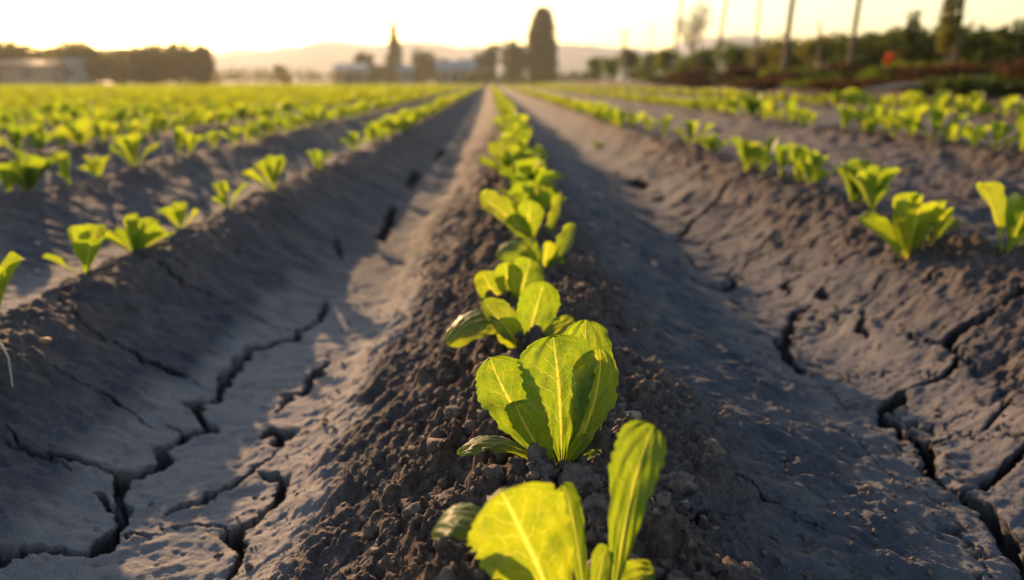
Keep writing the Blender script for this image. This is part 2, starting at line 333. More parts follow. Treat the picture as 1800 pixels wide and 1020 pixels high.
def relief(X, Y, spacing, xx, macro_z):
    """small detail: (dz, crumble, damp)"""
    d0 = np.abs(xx - CRESTS[0]); crest = np.zeros_like(X)
    allc = np.array(sorted(list(LEFT_CRESTS) + [0.06, 0.90, 2.12, 3.45]))
    idx = np.clip(np.searchsorted(allc, xx), 1, len(allc) - 1)
    dist = np.minimum(np.abs(xx - allc[idx - 1]), np.abs(xx - allc[idx]))
    edge = 0.05 * vn(X / 0.12, Y / 0.12, 31) + 0.03 * vn(X / 0.04, Y / 0.04, 32)
    crest = (1 - sstep(0.03, 0.21, dist + edge)) * np.where(d0 < 0.3, 1, 0.55)
    mid_left = sstep(-0.34, -0.20, xx) * (1 - sstep(0.05, 0.10, xx + edge))          # crumbly left flank of the middle ridge
    right_lumps = 1.4 * sstep(0.56, 0.85, xx) * (1 - sstep(3.8, 4.5, xx))
    crumble = np.clip(crest + 0.60 * mid_left + 0.45 * right_lumps * (0.5 + vn(X / 0.15, Y / 0.15, 33)), 0, 1)
    fld = (X < 4.3) & (Y < FLD_END)
    crust0 = (1 - sstep(-0.135, -0.10, macro_z)) * (np.abs(xx) < 1.3)
    dz = 0.012 * fbm(X, Y, 0.22, 3, 40, 0.5, spacing) + 0.0095 * fbm(X, Y, 0.05, 5, 50, 0.66, spacing) * (0.45 + crumble + 0.7 * mid_left) * (1 - 0.35 * crust0) + 0.0035 * fbm(X, Y, 0.014, 3, 57, 0.7, spacing)
    flakes = np.abs(fbm((0.5 * X + 0.86 * Y) * .55, (-0.86 * X + 0.5 * Y) * 1.3, 0.06, 4, 180, 0.55, spacing)); dz = dz - 0.010 * np.clip(0.16 - flakes, 0, 1) * 1.5 * sstep(-.2, .15, vn(X / .11, Y / .11, 181))
    # lumps running down the flanks
    a = 0.9 * X + 0.45 * Y; b = -0.45 * X + 0.9 * Y
    slope_r = 1 - crumble
    dz = dz + 0.0075 * fbm(a * 0.45, b * 1.5, 0.05, 3, 60, 0.55, spacing) * (0.5 + 0.5 * slope_r)
    # clods: rounded bumps, several sizes
    for cell, amp, s in ((0.046, 0.020, 70), (0.026, 0.012, 73), (0.014, 0.0070, 76), (0.0075, 0.0035, 79)):
        wx = X + 0.3 * cell * vn(X / cell * 1.7, Y / cell * 1.7, s + 30); wy = Y + 0.3 * cell * vn(X / cell * 1.7 + 9, Y / cell * 1.7, s + 31)
        f1, f2, rid = worley(wx, wy, cell, s)
        r = 0.28 + 0.34 * rid
        f1 = f1 * (1 + 0.9 * vn(X / cell * 3.1, Y / cell * 3.1, s + 40) + 0.5 * vn(X / cell * 7, Y / cell * 7, s + 41))
        bump = np.clip(1 - (f1 / r) ** 2, 0, 1) ** 0.6 * (1 + 0.5 * vn(X / cell * 4.3, Y / cell * 4.3, s + 42)) * (rid > (0.35 if cell < 0.03 else 0.6))
        dens = np.clip(crumble * 1.15 - (0.25 if cell > 0.03 else 0.08), 0, 1)
        if cell < 0.03: dens = np.maximum(dens, 0.13 * (rid > 0.80))
        dz = dz + amp * (0.5 + 0.5 * rid) * bump * dens * np.clip(cell / (2.2 * spacing) - 0.7, 0, 1)
    crust = (1 - sstep(-0.135, -0.10, macro_z + 0.03 * vn(X / .1, Y / .1, 160))) * (1 - sstep(1.2, 1.4, np.abs(xx)))
    dz = dz * (1 - 0.45 * crust)
    # small pits and grit in the crust
    f1, f2, rid = worley(X, Y, 0.017, 150)
    dz = dz - 0.0028 * np.clip(1 - (f1 / 0.24) ** 2, 0, 1) * (rid > 0.72) * np.clip(0.017 / (2.2 * spacing) - 0.7, 0, 1)
    rg = sstep(0.10, 0.2, xx) * (1 - sstep(0.5, 0.7, xx)) * sstep(-.1, .25, vn(X / .2, Y / .2, 151))
    dz = dz + (0.0050 + 0.008 * rg) * (1 - 0.6 * crust) * fbm(X, Y, 0.022, 4, 155, 0.62, spacing)
    crack_shade = np.zeros_like(X)
    # traced cracks
    OX = np.zeros(X.shape); OY = np.zeros(X.shape)
    jx = 0.013 * fbm(X, Y, 0.035, 5, 90, 0.62); jy = 0.013 * fbm(X, Y, 0.035, 5, 95, 0.62)
    QX = X + jx; QY = Y + jy; CX_ = X + 3 * jx + 0.05 * vn(X / .12, Y / .12, 121); CY_ = Y + 3 * jy + 0.05 * vn(X / .12, Y / .12, 122)
    wv = 0.75 + 0.9 * (vn(X / 0.022, Y / 0.022, 98) + 0.25)
    for P, hw, dep in crack_lines:
        best = None
        xs = [p[0] for p in P]; ys = [p[1] for p in P]; mg = 0.12
        msk = (X > min(xs) - mg) & (X < max(xs) + mg) & (Y > min(ys) - mg) & (Y < max(ys) + mg)
        if not msk.any(): continue
        qx = QX[msk]; qy = QY[msk]; dm = np.full(qx.shape, 9.0); gx = np.zeros(qx.shape); gy = gx.copy()
        for (x0, y0), (x1, y1) in zip(P[:-1], P[1:]):
            vx, vy = x1 - x0, y1 - y0; l2 = vx * vx + vy * vy + 1e-12
            t = np.clip(((qx - x0) * vx + (qy - y0) * vy) / l2, 0, 1)
            ex, ey = qx - x0 - t * vx, qy - y0 - t * vy; dn = np.hypot(ex, ey); c_ = dn < dm
            gx = np.where(c_, ex / (dn + 1e-6), gx); gy = np.where(c_, ey / (dn + 1e-6), gy); dm = np.where(c_, dn, dm)
        ed = np.minimum(np.hypot(qx - P[0][0], qy - P[0][1]), np.hypot(qx - P[-1][0], qy - P[-1][1]))
        w = 1.1 * hw * np.clip(wv[msk], 0.3, 2.1) * (0.45 + 0.55 * np.clip(ed / 0.04, 0, 1))
        w = np.maximum(w, 0.5 * spacing[msk])
        prof = 1 - sstep(0.78, 1.06, dm / w)
        dz[msk] = dz[msk] * (1 - prof) - dep * prof + 0.0022 * np.exp(-((dm - 2.4 * w) / (1.6 * w)) ** 2) * (1 - prof)
        dz[msk] -= 0.0015 * np.exp(-((dm) / (2.2 * w)) ** 2) * (1 - prof)
        crack_shade[msk] = np.maximum(crack_shade[msk], prof * 0.55)  # crack walls and floor coloured darker to deepen their shade
        sh = np.minimum(3.2 * w, 1.1 * dep) * prof * np.clip(dm / (0.25 * w), 0, 1)           # walls cut back under the crust
        OX[msk] += gx * sh; OY[msk] += gy * sh
    # fine shrinkage cracks over the furrows
    f1, f2, rid = worley(CX_, CY_, 0.17, 110)
    e = (f2 - f1) * 0.14; on = sstep(-0.3, -0.1, vn(X / 0.22, Y / 0.22, 115)) * sstep(.38, .5, xx) * (1 - 0.7 * crumble) * (spacing < 0.012)
    pr = (1 - sstep(0.4, 1.2, e / (0.0032 * (0.4 + 1.4 * rid) + 0.4 * spacing))) * on
    dz = dz - 0.020 * pr
    crack_shade = np.maximum(crack_shade, 0.4 * pr)
    rr_ = sstep(1.1, 1.5, xx) + 0.65 * sstep(0.56, 0.76, xx) * (1 - sstep(.84, 1.1, xx))
    dz = dz + 0.035 * rr_ * fbm(X * 1.2, Y * .8, 0.22, 4, 170, 0.6, spacing)
    dz = np.where(fld, dz, 0.05 * fbm(X, Y, 0.8, 5, 130, 0.6, spacing) * ((X > 3.9) & (X < 20)))
    relief.off = (OX, OY)
    relief.crust = crust * np.where(xx > 0.1, 0.35, 1) * fld * (1 - sstep(1.3, 2.4, Y))
    return dz, crumble * fld, crack_shade * fld

# ------------------------------------------------------------------ ground sheet
ys = list(np.linspace(-4, 0.12, 14)) + [0.2]
while ys[-1] < 26: ys.append(ys[-1] + max(0.0016, 0.0029 * ys[-1]))
while ys[-1] < 650: ys.append(ys[-1] * 1.018)
ys = np.array(ys)
w = np.maximum(ys, 0.15) + 0.12
ud = np.concatenate([np.arange(-1.1, -0.78, 0.008), np.arange(-0.78, 0.78, 0.0027), np.arange(0.78, 1.1, 0.008)])
K = 60
XX = ud[None, :] * w[:, None]
lo = -XX[:, :1]; hi = XX[:, -1:]
kk = (np.arange(1, K + 1) / K)[None, :]
LIM = 740.0
left = -(lo * (LIM / lo) ** kk)[:, ::-1]; right = hi * (LIM / hi) ** kk
XX = np.concatenate([left, XX, right], axis=1); YY = np.repeat(ys[:, None], XX.shape[1], axis=1)
sp = np.maximum(np.gradient(XX, axis=1), np.gradient(YY, axis=0) * 0.9)
ny, nx = XX.shape
X = XX.ravel(); Y = YY.ravel(); SP = sp.ravel()
Z, xxr = macro(X, Y)
dz, crum, crack_shade = relief(X, Y, SP, xxr, Z); crust = relief.crust; X = X + relief.off[0]; Y = Y + relief.off[1]
Z = Z + dz
grassy = np.clip(sstep(FLD_END - 1, FLD_END + 1, Y) + sstep(11, 16, X), 0, 1)
bankm = sstep(3.5, 4.1, X + 0.4 * vn(X, Y, 140)) * (1 - sstep(11, 16, X))
ii = np.arange(ny * nx).reshape(ny, nx)
F = np.stack([ii[:-1, :-1].ravel(), ii[:-1, 1:].ravel(), ii[1:, 1:].ravel(), ii[1:, :-1].ravel()], axis=1)
gm = np_mesh('ground', np.stack([X, Y, Z], 1), F, M_soil, True, None, {'crust': crust, 'crumble': crum, 'crack_shade': crack_shade, 'grassy': grassy, 'bank': bankm})
ground = link_mesh('ground', gm); tag(ground, kind='structure')
print('ground verts', len(X))
def soil_z(x, y):
    a = np.array([float(x)]); b = np.array([float(y)]); s = np.array([max(0.0016, 0.0029 * y)])
    m_, x_ = macro(a, b); d_, _, _ = relief(a, b, s, x_, m_); return float(m_[0] + d_[0])

# ------------------------------------------------------------------ lettuce leaves
def leaf_arrays(base, tip, ctrl_pt, nrm, W, nu=8, nv=14, cup=0.35, pet=0.10, ruff=0.05, seed=0, twist=0.0, a=1.15, b=0.5, serr=0.042, puck=0.0):
    base, tip, ctrl_pt, nrm = [np.array(v, dtype=float) for v in (base, tip, ctrl_pt, nrm)]
    t = 1 - (1 - np.linspace(0, 1, nv + 1)) ** 1.35
    t[-1] = 1
    Pm = ((1 - t) ** 2)[:, None] * base + (2 * t * (1 - t))[:, None] * ctrl_pt + (t ** 2)[:, None] * tip
    T = (2 * (1 - t))[:, None] * (ctrl_pt - base) + (2 * t)[:, None] * (tip - ctrl_pt)
    T /= np.linalg.norm(T, axis=1)[:, None] + 1e-9
    N = nrm[None, :] - (T @ nrm)[:, None] * T; N /= np.linalg.norm(N, axis=1)[:, None] + 1e-9
    S = np.cross(T, N)
    if twist:
        an = twist * t; N2 = N * np.cos(an)[:, None] + S * np.sin(an)[:, None]; S = np.cross(T, N2); N = N2
    s = np.clip((t - 0.02) / 0.98, 1e-4, 1)
    peak = a / (a + b); w = s ** a * (1 - s) ** b / (peak ** a * (1 - peak) ** b)
    w = np.maximum(w * W / 2, W / 2 * pet * np.clip((1 - t) * 8, 0, 1))
    u = np.linspace(-1, 1, nu + 1); r = np.random.default_rng(seed)
    ph = r.uniform(0, 6.28, 6)
    uu = u[None, :]; tt = t[:, None]; ww = w[:, None]
    side = np.where(uu > 0, 1, 2.7)
    wsc = 1 + serr * np.abs(uu) ** 4 * (np.sin(tt * 70 * side + ph[0]) + 0.7 * np.sin(tt * 39 * side + ph[1])) + 0.04 * np.abs(uu) ** 2 * np.sin(tt * 9 * side + ph[2])
    lat = uu * ww * wsc * (1 - 0.12 * cup * uu ** 2)
    lift = cup * ww * (np.abs(uu) ** 1.8) + ruff * W * np.abs(uu) ** 2.2 * (np.sin(tt * 13 * np.where(uu > 0, 1, 1.25) + ph[3] + np.where(uu > 0, 0, 2)) * 0.6 + 0.4 * np.sin(tt * 27 + ph[4]) * np.sign(uu)) * np.clip(tt * 2 - 0.4, 0, 1)
    if puck:
        lift = lift + puck * W * (np.sin(uu * 9 + ph[5]) * np.sin(tt * 22 + 5 * np.abs(uu)) * 0.5 + 0.7 * vn(uu * 5 + 30 + seed + 0 * tt, tt * 9 + 0 * uu, seed)) * (1 - np.exp(-np.abs(uu) * 6))
        lift = lift - 0.030 * W * np.exp(-(uu / 0.10) ** 2) * (1 - 0.6 * tt)
    V = Pm[:, None, :] + S[:, None, :] * lat[..., None] + N[:, None, :] * lift[..., None]
    V = V.reshape(-1, 3); n = nu + 1
    I = np.arange((nv + 1) * n).reshape(nv + 1, n)
    F = np.stack([I[:-1, :-1].ravel(), I[:-1, 1:].ravel(), I[1:, 1:].ravel(), I[1:, :-1].ravel()], 1)
    UV = np.stack([np.repeat((u[None, :] * 0.5 + 0.5), nv + 1, 0).ravel(), np.repeat(t[:, None], n, 1).ravel()], 1)
    return V, F, UV
def rand_plant(seed, size=0.11, nu=6, nv=10, n=None, detail=0.0, wide=False):
    r = random.Random(seed); out = []; n = n or r.choice([3, 4, 4, 5, 5, 6]); spread = r.uniform(-14, 8); a0 = r.uniform(0, 6.28)
    for k in range(n):
        f = k / max(1, n - 1)                                    # 0 inner, 1 outer
        az = a0 + k * 2.4 + r.uniform(-.35, .35); el = math.radians(84 - 42 * f + r.uniform(-14, 9) + spread * (.3 + f))
        L = size * r.uniform(0.70, 1.15) * (1.0 - 0.2 * abs(f - 0.35)); W = L * (r.uniform(0.55, 0.74) if wide else r.uniform(0.42, 0.62))
        d = np.array([math.cos(az), math.sin(az), 0]); upv = np.array([0, 0, 1.])
        b = d * 0.004; b[2] = -0.006
        c = b + L * 0.55 * (upv * math.sin(min(1.5, el + .25)) + d * math.cos(min(1.5, el + .25)))
        tp = b + L * (upv * math.sin(el) + d * math.cos(el)) + d * r.uniform(-.01, .012)
        nr = -d * math.sin(el) + upv * math.cos(el) * 1.0
        sidev = np.array([-d[1], d[0], 0]) * r.uniform(-.35, .35)
        out.append(leaf_arrays(b, tp, c, nr + sidev, W, nu, nv, r.uniform(.3, .7), .12, .06, seed * 17 + k, r.uniform(-.5, .5), puck=detail, a=r.uniform(.9, 1.4) if wide else r.uniform(1.4, 2.4), b=.42))
    return out

# ------------------------------------------------------------------ hero plants of the middle row (leaf by leaf)
LEAFN = 0
GROUP_MID = 'lettuce plants of the middle row'
def hero(base_px, Yb, leaves, label, res=(20, 34)):
    """base at world distance Yb; leaves: (tip px, py, dY of tip, control px, py, dY, width m, normal, cup, opts)"""
    b = at(base_px[0], base_px[1], Yb)
    root = empty('lettuce_plant', b, label, 'lettuce', GROUP_MID)
    for i, (tp, cp_, W, nrm, cup, op) in enumerate(leaves):
        t = at(tp[0], tp[1], Yb + tp[2]); c = at(cp_[0], cp_[1], Yb + cp_[2])
        c = 2 * c - 0.5 * (t + b)                                       # pass through the given point
        op = dict(op); mat = M_leaf_stained if op.pop('stained', 0) else M_leaf
        lb = op.pop('lb', None); off = op.pop('off', (0, 0, 0))
        V, F, UV = leaf_arrays(np.array(off), t - b, c - b, nrm, W, res[0], res[1], cup, seed=len(label) * 7 + i, puck=op.pop('puck', .06), **op)
        o = link_mesh('leaf', np_mesh('leaf', V, F, mat, True, UV), root)
        if lb: o['label'] = lb
    return root
CAMN = (0.0, -1.0, 0.25)
Y2 = ground_at(988, 832)[1]
hero((988, 836), Y2, [
    ((972, 590, .035), (984, 700, .018), .067, (-.05, -1, .15), .30, dict(stained=1, lb='tall middle leaf, brown specks at its top', ruff=.03, a=1.25, b=.45)),
    ((862, 628, .030), (905, 720, .020), .052, (.35, -1, .2), .35, dict(stained=1, ruff=.06)),
    ((905, 706, -.018), (935, 765, -.016), .038, (.35, .9, .3), .40, dict(off=(-.002, -.004, 0), ruff=.03)),
    ((1054, 612, .020), (1042, 715, .012), .046, (-.75, -.8, .1), .38, dict(ruff=.07, twist=.2)),
    ((1030, 562, .075), (1020, 690, .045), .052, (-.1, -1, .3), .25, dict(ruff=.05)),
    ((806, 800, -.008), (880, 778, -.005), .024, (-.05, -.15, 1), -.15, dict(ruff=.05, a=.9, lb='low drooping leaf with blue green upper side and reddish stalk')),
    ((1034, 768, -.008), (1012, 790, -.006), .013, (-.3, -1, .2), .5, dict()),
    ((1058, 796, .006), (1030, 805, .004), .010, (0, -.2, 1), .2, dict()),
], 'large sharp lettuce in front centre with tall speckled leaf', (26, 44))
Y1 = ground_at(1040, 1120)[1]
hero((1040, 1130), Y1, [
    ((880, 862, .0), (945, 975, .004), .062, (.15, -1, .25), .28, dict(ruff=.03, b=.40, a=1.15, off=(-.012, 0, 0))),
    ((1150, 748, .012), (1098, 890, .008), .034, (-.55, -1, .1), .30, dict(ruff=.05, b=.42, a=1.5, pet=.2, twist=-.3, off=(.010, 0, 0), lb='tall upright narrow leaf')),
    ((758, 938, .03), (860, 925, .02), .035, (.1, -.1, 1), -.2, dict(ruff=.04, off=(-.015, 0, 0), lb='blue green leaf tip drooping to the left')),
    ((990, 852, .03), (1010, 930, .02), .018, (-.4, -1, .2), .4, dict()),
    ((1150, 1006, .0), (1105, 1040, .0), .022, (0, -.4, 1), .5, dict(ruff=.12)),
    ((1068, 960, .012), (1055, 1010, .008), .014, (-.3, -1, .2), .4, dict()),
], 'nearest lettuce, cut off by the bottom edge of the photo', (26, 44))
Y3 = ground_at(925, 622)[1]
hero((925, 622), Y3, [
    ((784, 606, -.02), (858, 560, -.005), .052, (.1, -.3, 1), -.25, dict(ruff=.05, a=.95, lb='wide grey green leaf spread to the left')),
    ((848, 526, .02), (892, 580, .0), .040, (.5, -.8, .5), .5, dict(ruff=.05)),
    ((958, 494, .02), (938, 560, .02), .054, (.1, -1, .2), .3, dict(ruff=.04)),
    ((880, 560, -.02), (900, 590, -.01), .036, (.3, -1, .1), .4, dict(ruff=.05)),
    ((1008, 560, .0), (970, 590, .0), .030, (-.2, -.6, .9), .2, dict(ruff=.05)),
], 'sharp lettuce behind the large speckled one, wide leaf spread left', (18, 28))
Y4 = ground_at(915, 540)[1]
hero((915, 540), Y4, [
    ((850, 476, .01), (870, 515, .0), .050, (.4, -1, .2), .4, dict(ruff=.05)),
    ((935, 455, .01), (920, 500, .0), .058, (-.1, -1, .2), .55, dict(ruff=.04)),
    ((890, 460, .0), (895, 500, .0), .046, (.2, -1, .2), .4, dict(ruff=.04)),
    ((972, 500, .02), (950, 520, .0), .040, (-.4, -.8, .6), .3, dict(ruff=.04)),
], 'yellow green cupped lettuce, fourth from the front in the middle row', (14, 22))
Y5 = ground_at(960, 480)[1]
hero((955, 482), Y5, [
    ((880, 458, -.02), (915, 432, .0), .048, (.0, -.5, 1), -.3, dict(ruff=.05)),
    ((965, 424, .0), (958, 455, .0), .040, (.6, -1, .2), .5, dict(ruff=.05)),
    ((1008, 392, .01), (990, 440, .0), .042, (-.9, -.6, .2), .4, dict(ruff=.06)),
    ((915, 425, .03), (930, 450, .01), .05, (.1, -1, .3), .4, dict(ruff=.06)),
    ((990, 470, -.01), (975, 465, -.01), .03, (-.9, -.6, .4), .4, dict(ruff=.06)),
], 'lettuce with a tall right leaf, fifth from the front in the middle row', (12, 20))
Y6 = ground_at(940, 425)[1]
hero((940, 428), Y6, [
    ((842, 345, .0), (885, 375, .0), .066, (.1, -.6, 1), .2, dict(ruff=.06)),
    ((935, 352, .0), (930, 390, .0), .06, (.2, -1, .3), .3, dict(ruff=.06)),
    ((985, 338, .02), (975, 390, .01), .040, (-.9, -.5, .2), .5, dict(ruff=.06)),
    ((895, 400, -.02), (915, 400, -.02), .05, (.3, -1, .2), .4, dict(ruff=.06)),
], 'lettuce with a broad leaf spread left, sixth from the front in the middle row', (12, 20))

# ------------------------------------------------------------------ all other lettuces
NT = 12
templates = [rand_plant(100 + i, 0.112, 8, 14, detail=.03, wide=i >= 6, n=(5 + i % 3) if i >= 6 else None) for i in range(NT)]
t_leaves = [[np_mesh('leaf', V, F, M_leaf, True, UV) for V, F, UV in tp] for tp in templates]
def merge(parts):
    Vs, Fs, Us = [], [], []; o = 0
    for V, F, U in parts: Vs.append(V); Fs.append(F + o); Us.append(U); o += len(V)
    return np.concatenate(Vs), np.concatenate(Fs), np.concatenate(Us)
lows = [merge(rand_plant(300 + i, 0.125, 4, 7, wide=i % 2 == 0)) for i in range(10)]
low_mesh = [np_mesh('lettuce', V, F, M_leaf, True, UV) for V, F, UV in lows]
tiny = [merge(rand_plant(500 + i, 0.125, 2, 3)) for i in range(10)]
hand = {-1: [(-12, 560), (150, 470), (236, 430), (318, 400), (400, 368), (482, 338), (560, 302), (622, 266), (655, 248)],
        -2: [(10, 338), (48, 330), (100, 314), (150, 302), (222, 288), (300, 270), (330, 266), (365, 256)],
        1: [(1768, 445), (1640, 418), (1585, 424), (1592, 362), (1548, 352), (1500, 352), (1458, 326), (1424, 318), (1390, 308), (1338, 300), (1310, 298), (1272, 268), (1240, 256), (1214, 240), (1190, 230), (1168, 222)]}
side_name = {0: 'middle row', -1: 'row left of the middle one', -2: 'second row left of the middle one', -3: 'third row left of the middle one',
             1: 'row right of the middle one', 2: 'second row right of the middle one', 3: 'third row right of the middle one'}
cands = []
for r in list(range(-len(LEFT_CRESTS), 4)):
    cxr = 0.06 if r == 0 else (LEFT_CRESTS[-r - 1] if r < 0 else CRESTS[r])
    y = 0.3; pts = []
    if r in hand:
        for px, py in hand[r]:
            d_ = ray(px, py); t_ = (0.002 - H) / d_[2]; x_, y_ = d_[0] * t_, d_[1] * t_
            x_ = cxr + drift(y_) + max(-.07, min(.07, x_ - cxr - drift(y_))); pts.append((x_, y_)); y = max(y, y_)
        y += 0.13
    elif r == 0: y = Y6 + 0.24
    else: y = R.uniform(0.3, .5)
    while y < FLD_END:
        if r != 2 or not (5.0 < y < 5.35): pts.append((cxr + drift(y) + R.gauss(0, .014), y))
        y += (R.uniform(0.14, 0.21) if abs(r) > 1 else R.uniform(0.11, 0.165)) * (1 if y < 25 else 1.6)
    for x_, y_ in pts:
        z_ = gz(x_, y_); px, py, dep = project(x_, y_, z_)
        px2, py2, _ = project(x_, y_, z_ + .1)
        vis = dep > 0.1 and -50 < px < 1850 and py < 1100
        cands.append((vis, 1 / max(dep, .1) if vis else 0, r, x_, y_, z_, px))
for (px, py) in ((1046, 262),):
    x_, y_, z_ = ground_at(px, py); volunteer = (x_, y_, z_)
order = sorted(range(len(cands)), key=lambda i: -cands[i][1])
indiv = [i for i in order if cands[i][0]][:292]
ind_set = set(indiv); cnt = {}
DESC = ['', ]
for rank, i in enumerate(sorted(indiv, key=lambda i: (cands[i][2], cands[i][4]))):
    vis, s, r, x_, y_, z_, px = cands[i]
    k = cnt.get(r, 0); cnt[r] = k + 1
    sc_ = R.uniform(0.9, 1.3) * {1: 1.02, -1: 0.88, 2: 1.25, 3: 1.3}.get(r, 1); rz = R.uniform(0, 6.283)
    start = 6 if r == 0 else 0
    row = side_name.get(r, 'dense far left rows')
    if r in side_name and k + start < 14:
        lab = 'small backlit lettuce, %s from the front in the %s' % (ORD[k + start], row)
    elif r in side_name: lab = 'small blurred yellow green lettuce far along the %s' % row
    else: lab = 'small blurred yellow green lettuce in the %s' % row
    grp = 'lettuce plants of the ' + row
    tight = 1
    if order.index(i) < 110:
        T = R.randrange(6, NT) if r == 0 or R.random() < .22 else R.randrange(6)
        root = empty('lettuce_plant', (x_, y_, z_ + .004), lab, 'lettuce', grp)
        root.rotation_euler = (R.uniform(-.08, .08), R.uniform(-.08, .08), rz); root.scale = (sc_,) * 3
        for me in t_leaves[T]: link_mesh('leaf', me, root)
    else:
        o = link_mesh('lettuce_plant', low_mesh[R.randrange(10)]); o.location = (x_, y_, z_)
        o.rotation_euler = (0, 0, rz); o.scale = (sc_,) * 3; tag(o, lab, 'lettuce', grp)
x_, y_, z_ = volunteer
o = empty('lettuce_plant', (x_, y_, z_ + .004), 'lone small lettuce fallen into the furrow right of the middle row', 'lettuce')
o.scale = (.8, .8, .55); o.rotation_euler = (.2, .3, 1.0)
for me in t_leaves[3]: link_mesh('leaf', me, o)
Vs, Fs = [], []; off = 0
for i, c in enumerate(cands):
    if i in ind_set: continue
    vis, s, r, x_, y_, z_, px = c
    if not vis and y_ > 6: continue
    V, F, _ = (lows if y_ < 9 else tiny)[R.randrange(10)]
    a = R.uniform(0, 6.28); sc_ = R.uniform(.85, 1.25); ca, sa = math.cos(a) * sc_, math.sin(a) * sc_
    Vs.append(np.stack([V[:, 0] * ca - V[:, 1] * sa + x_, V[:, 0] * sa + V[:, 1] * ca + y_, V[:, 2] * sc_ + z_], 1)); Fs.append(F + off); off += len(V)
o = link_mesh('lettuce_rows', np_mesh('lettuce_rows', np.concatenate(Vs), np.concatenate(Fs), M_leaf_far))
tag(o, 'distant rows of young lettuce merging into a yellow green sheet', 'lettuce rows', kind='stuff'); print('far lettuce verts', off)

# ------------------------------------------------------------------ clods, stones, straw
def ico(sub=2):
    import bmesh
    bm = bmesh.new(); bmesh.ops.create_icosphere(bm, subdivisions=sub, radius=1)
    V = np.array([v.co[:] for v in bm.verts]); F = np.array([[v.index for v in f.verts] for f in bm.faces]); bm.free(); return V, F
IV, IF = ico(2); IV3, IF3 = ico(4)
def lump(V, seed, rough=.28):
    d = 1 + rough * (vn(V[:, 0] * 1.6 + seed, V[:, 1] * 1.6 + V[:, 2] * 1.1, seed) * 1.6 + .8 * vn(V[:, 2] * 3.5 + seed, V[:, 0] * 3.2 - V[:, 1] * 2, seed + 1) + .45 * vn(V[:, 0] * 8 + V[:, 2] * 5, V[:, 1] * 8 - V[:, 2] * 4, seed + 2))
    return V * d[:, None]
lumps = [lump(IV, i * 3 + 1, .75) for i in range(16)]
Vs, Fs = [], []; off = 0; nr = np.random.default_rng(5)
N = 3000
yy = np.exp(nr.uniform(math.log(.36), math.log(2.6), N)); xs_ = 0.06 + nr.normal(0, .055, N) + nr.choice([0, 0, 0, -.06], N)
n2 = 5200
yy = np.concatenate([yy, np.exp(nr.uniform(math.log(.45), math.log(2.6), n2))]); xs_ = np.concatenate([xs_, nr.uniform(-.30, 0.85, n2)])
SPc = np.maximum(0.0016, 0.0029 * yy)
m_, x_ = macro(xs_, yy); d_, cr_, dm_ = relief(xs_, yy, SPc, x_, m_); zz = m_ + d_
size = 0.0008 + 0.0052 * nr.random(len(yy)) ** 4.0
size = np.where(np.arange(len(yy)) < N, size * 1.45, size * .62)
for i in range(len(yy)):
    if dm_[i] > .2: continue
    V = lumps[i % 16] * size[i] * nr.uniform(.7, 1.2, 3); a = nr.uniform(0, 6.28); ca, sa = math.cos(a), math.sin(a)
    Vs.append(np.stack([V[:, 0] * ca - V[:, 1] * sa + xs_[i], V[:, 0] * sa + V[:, 1] * ca + yy[i], V[:, 2] + zz[i] + size[i] * .25], 1)); Fs.append(IF + off); off += len(V)
o = link_mesh('soil_crumbs', np_mesh('soil_crumbs', np.concatenate(Vs), np.concatenate(Fs), M_clod))
tag(o, 'loose crumbs of dry soil scattered over the ridges', 'soil crumbs', kind='stuff')
def rock(name, px, py, r, sc3, mat, label, cat, group=None, seed=1, rz=0, tilt=0, sink=.35):
    x_, y_, _ = ground_at(px, py); z_ = soil_z(x_, y_)
    V = lump(IV3, seed, .35 if mat is not M_stone else .16) * r * np.array(sc3)
    V = V + (np.stack([vn(V[:, 0] * 500, V[:, 1] * 500 + V[:, 2] * 300, seed)] * 3, 1) * r * .10)
    o = link_mesh(name, np_mesh(name, V, IF3, mat)); o.location = (x_, y_, z_ + r * sc3[2] * (1 - 2 * sink) * .5)
    o.rotation_euler = (tilt, 0, rz); tag(o, label, cat, group); return o
rock('stone', 1112, 728, .0125, (1.35, .8, .55), M_stone, 'smooth tan stone lying right of the large speckled lettuce', 'stone', seed=4, rz=.25)
rock('soil_clod', 1020, 872, .0165, (1.1, 1, .9), M_clod, 'big round grey clod just behind the nearest lettuce', 'soil clod', 'clods of dry soil', seed=8)
rock('soil_clod', 1045, 935, .015, (1, 1, .9), M_clod, 'dark clod beside the tall leaf of the nearest lettuce', 'soil clod', 'clods of dry soil', seed=9, rz=2)
rock('soil_clod', 1250, 800, .013, (1, 1.1, .8), M_clod, 'grey clod on the right shoulder of the middle ridge', 'soil clod', 'clods of dry soil', seed=12)
rock('soil_clod', 800, 885, .014, (1.2, 1, .8), M_clod, 'rough clod left of the nearest lettuce, on the ridge top', 'soil clod', 'clods of dry soil', seed=15)
rock('soil_clod', 950, 862, .010, (1, 1, .8), M_clod, 'small clod touching the foot of the large speckled lettuce', 'soil clod', 'clods of dry soil', seed=18)
rock('soil_clod', 800, 755, .011, (1, 1, .8), M_clod, 'clod left of the large speckled lettuce, at the ridge shoulder', 'soil clod', 'clods of dry soil', seed=21)
rock('soil_clod', 1190, 850, .013, (1.2, .9, .8), M_clod, 'clod between the tall narrow leaf and the right slope', 'soil clod', 'clods of dry soil', seed=24)
rock('soil_clod', 1112, 660, .010, (1.2, .9, .8), M_clod, 'clod uphill of the smooth tan stone', 'soil clod', 'clods of dry soil', seed=27)
rock('pebble', 66, 428, .006, (1, 1, .8), M_pale, 'pale pebble, the upper of two behind the left row', 'pebble', 'pale pebbles behind the left row', seed=31)
rock('pebble', 66, 480, .005, (1, 1, .8), M_pale, 'pale pebble, the lower of two behind the left row', 'pebble', 'pale pebbles behind the left row', seed=33)
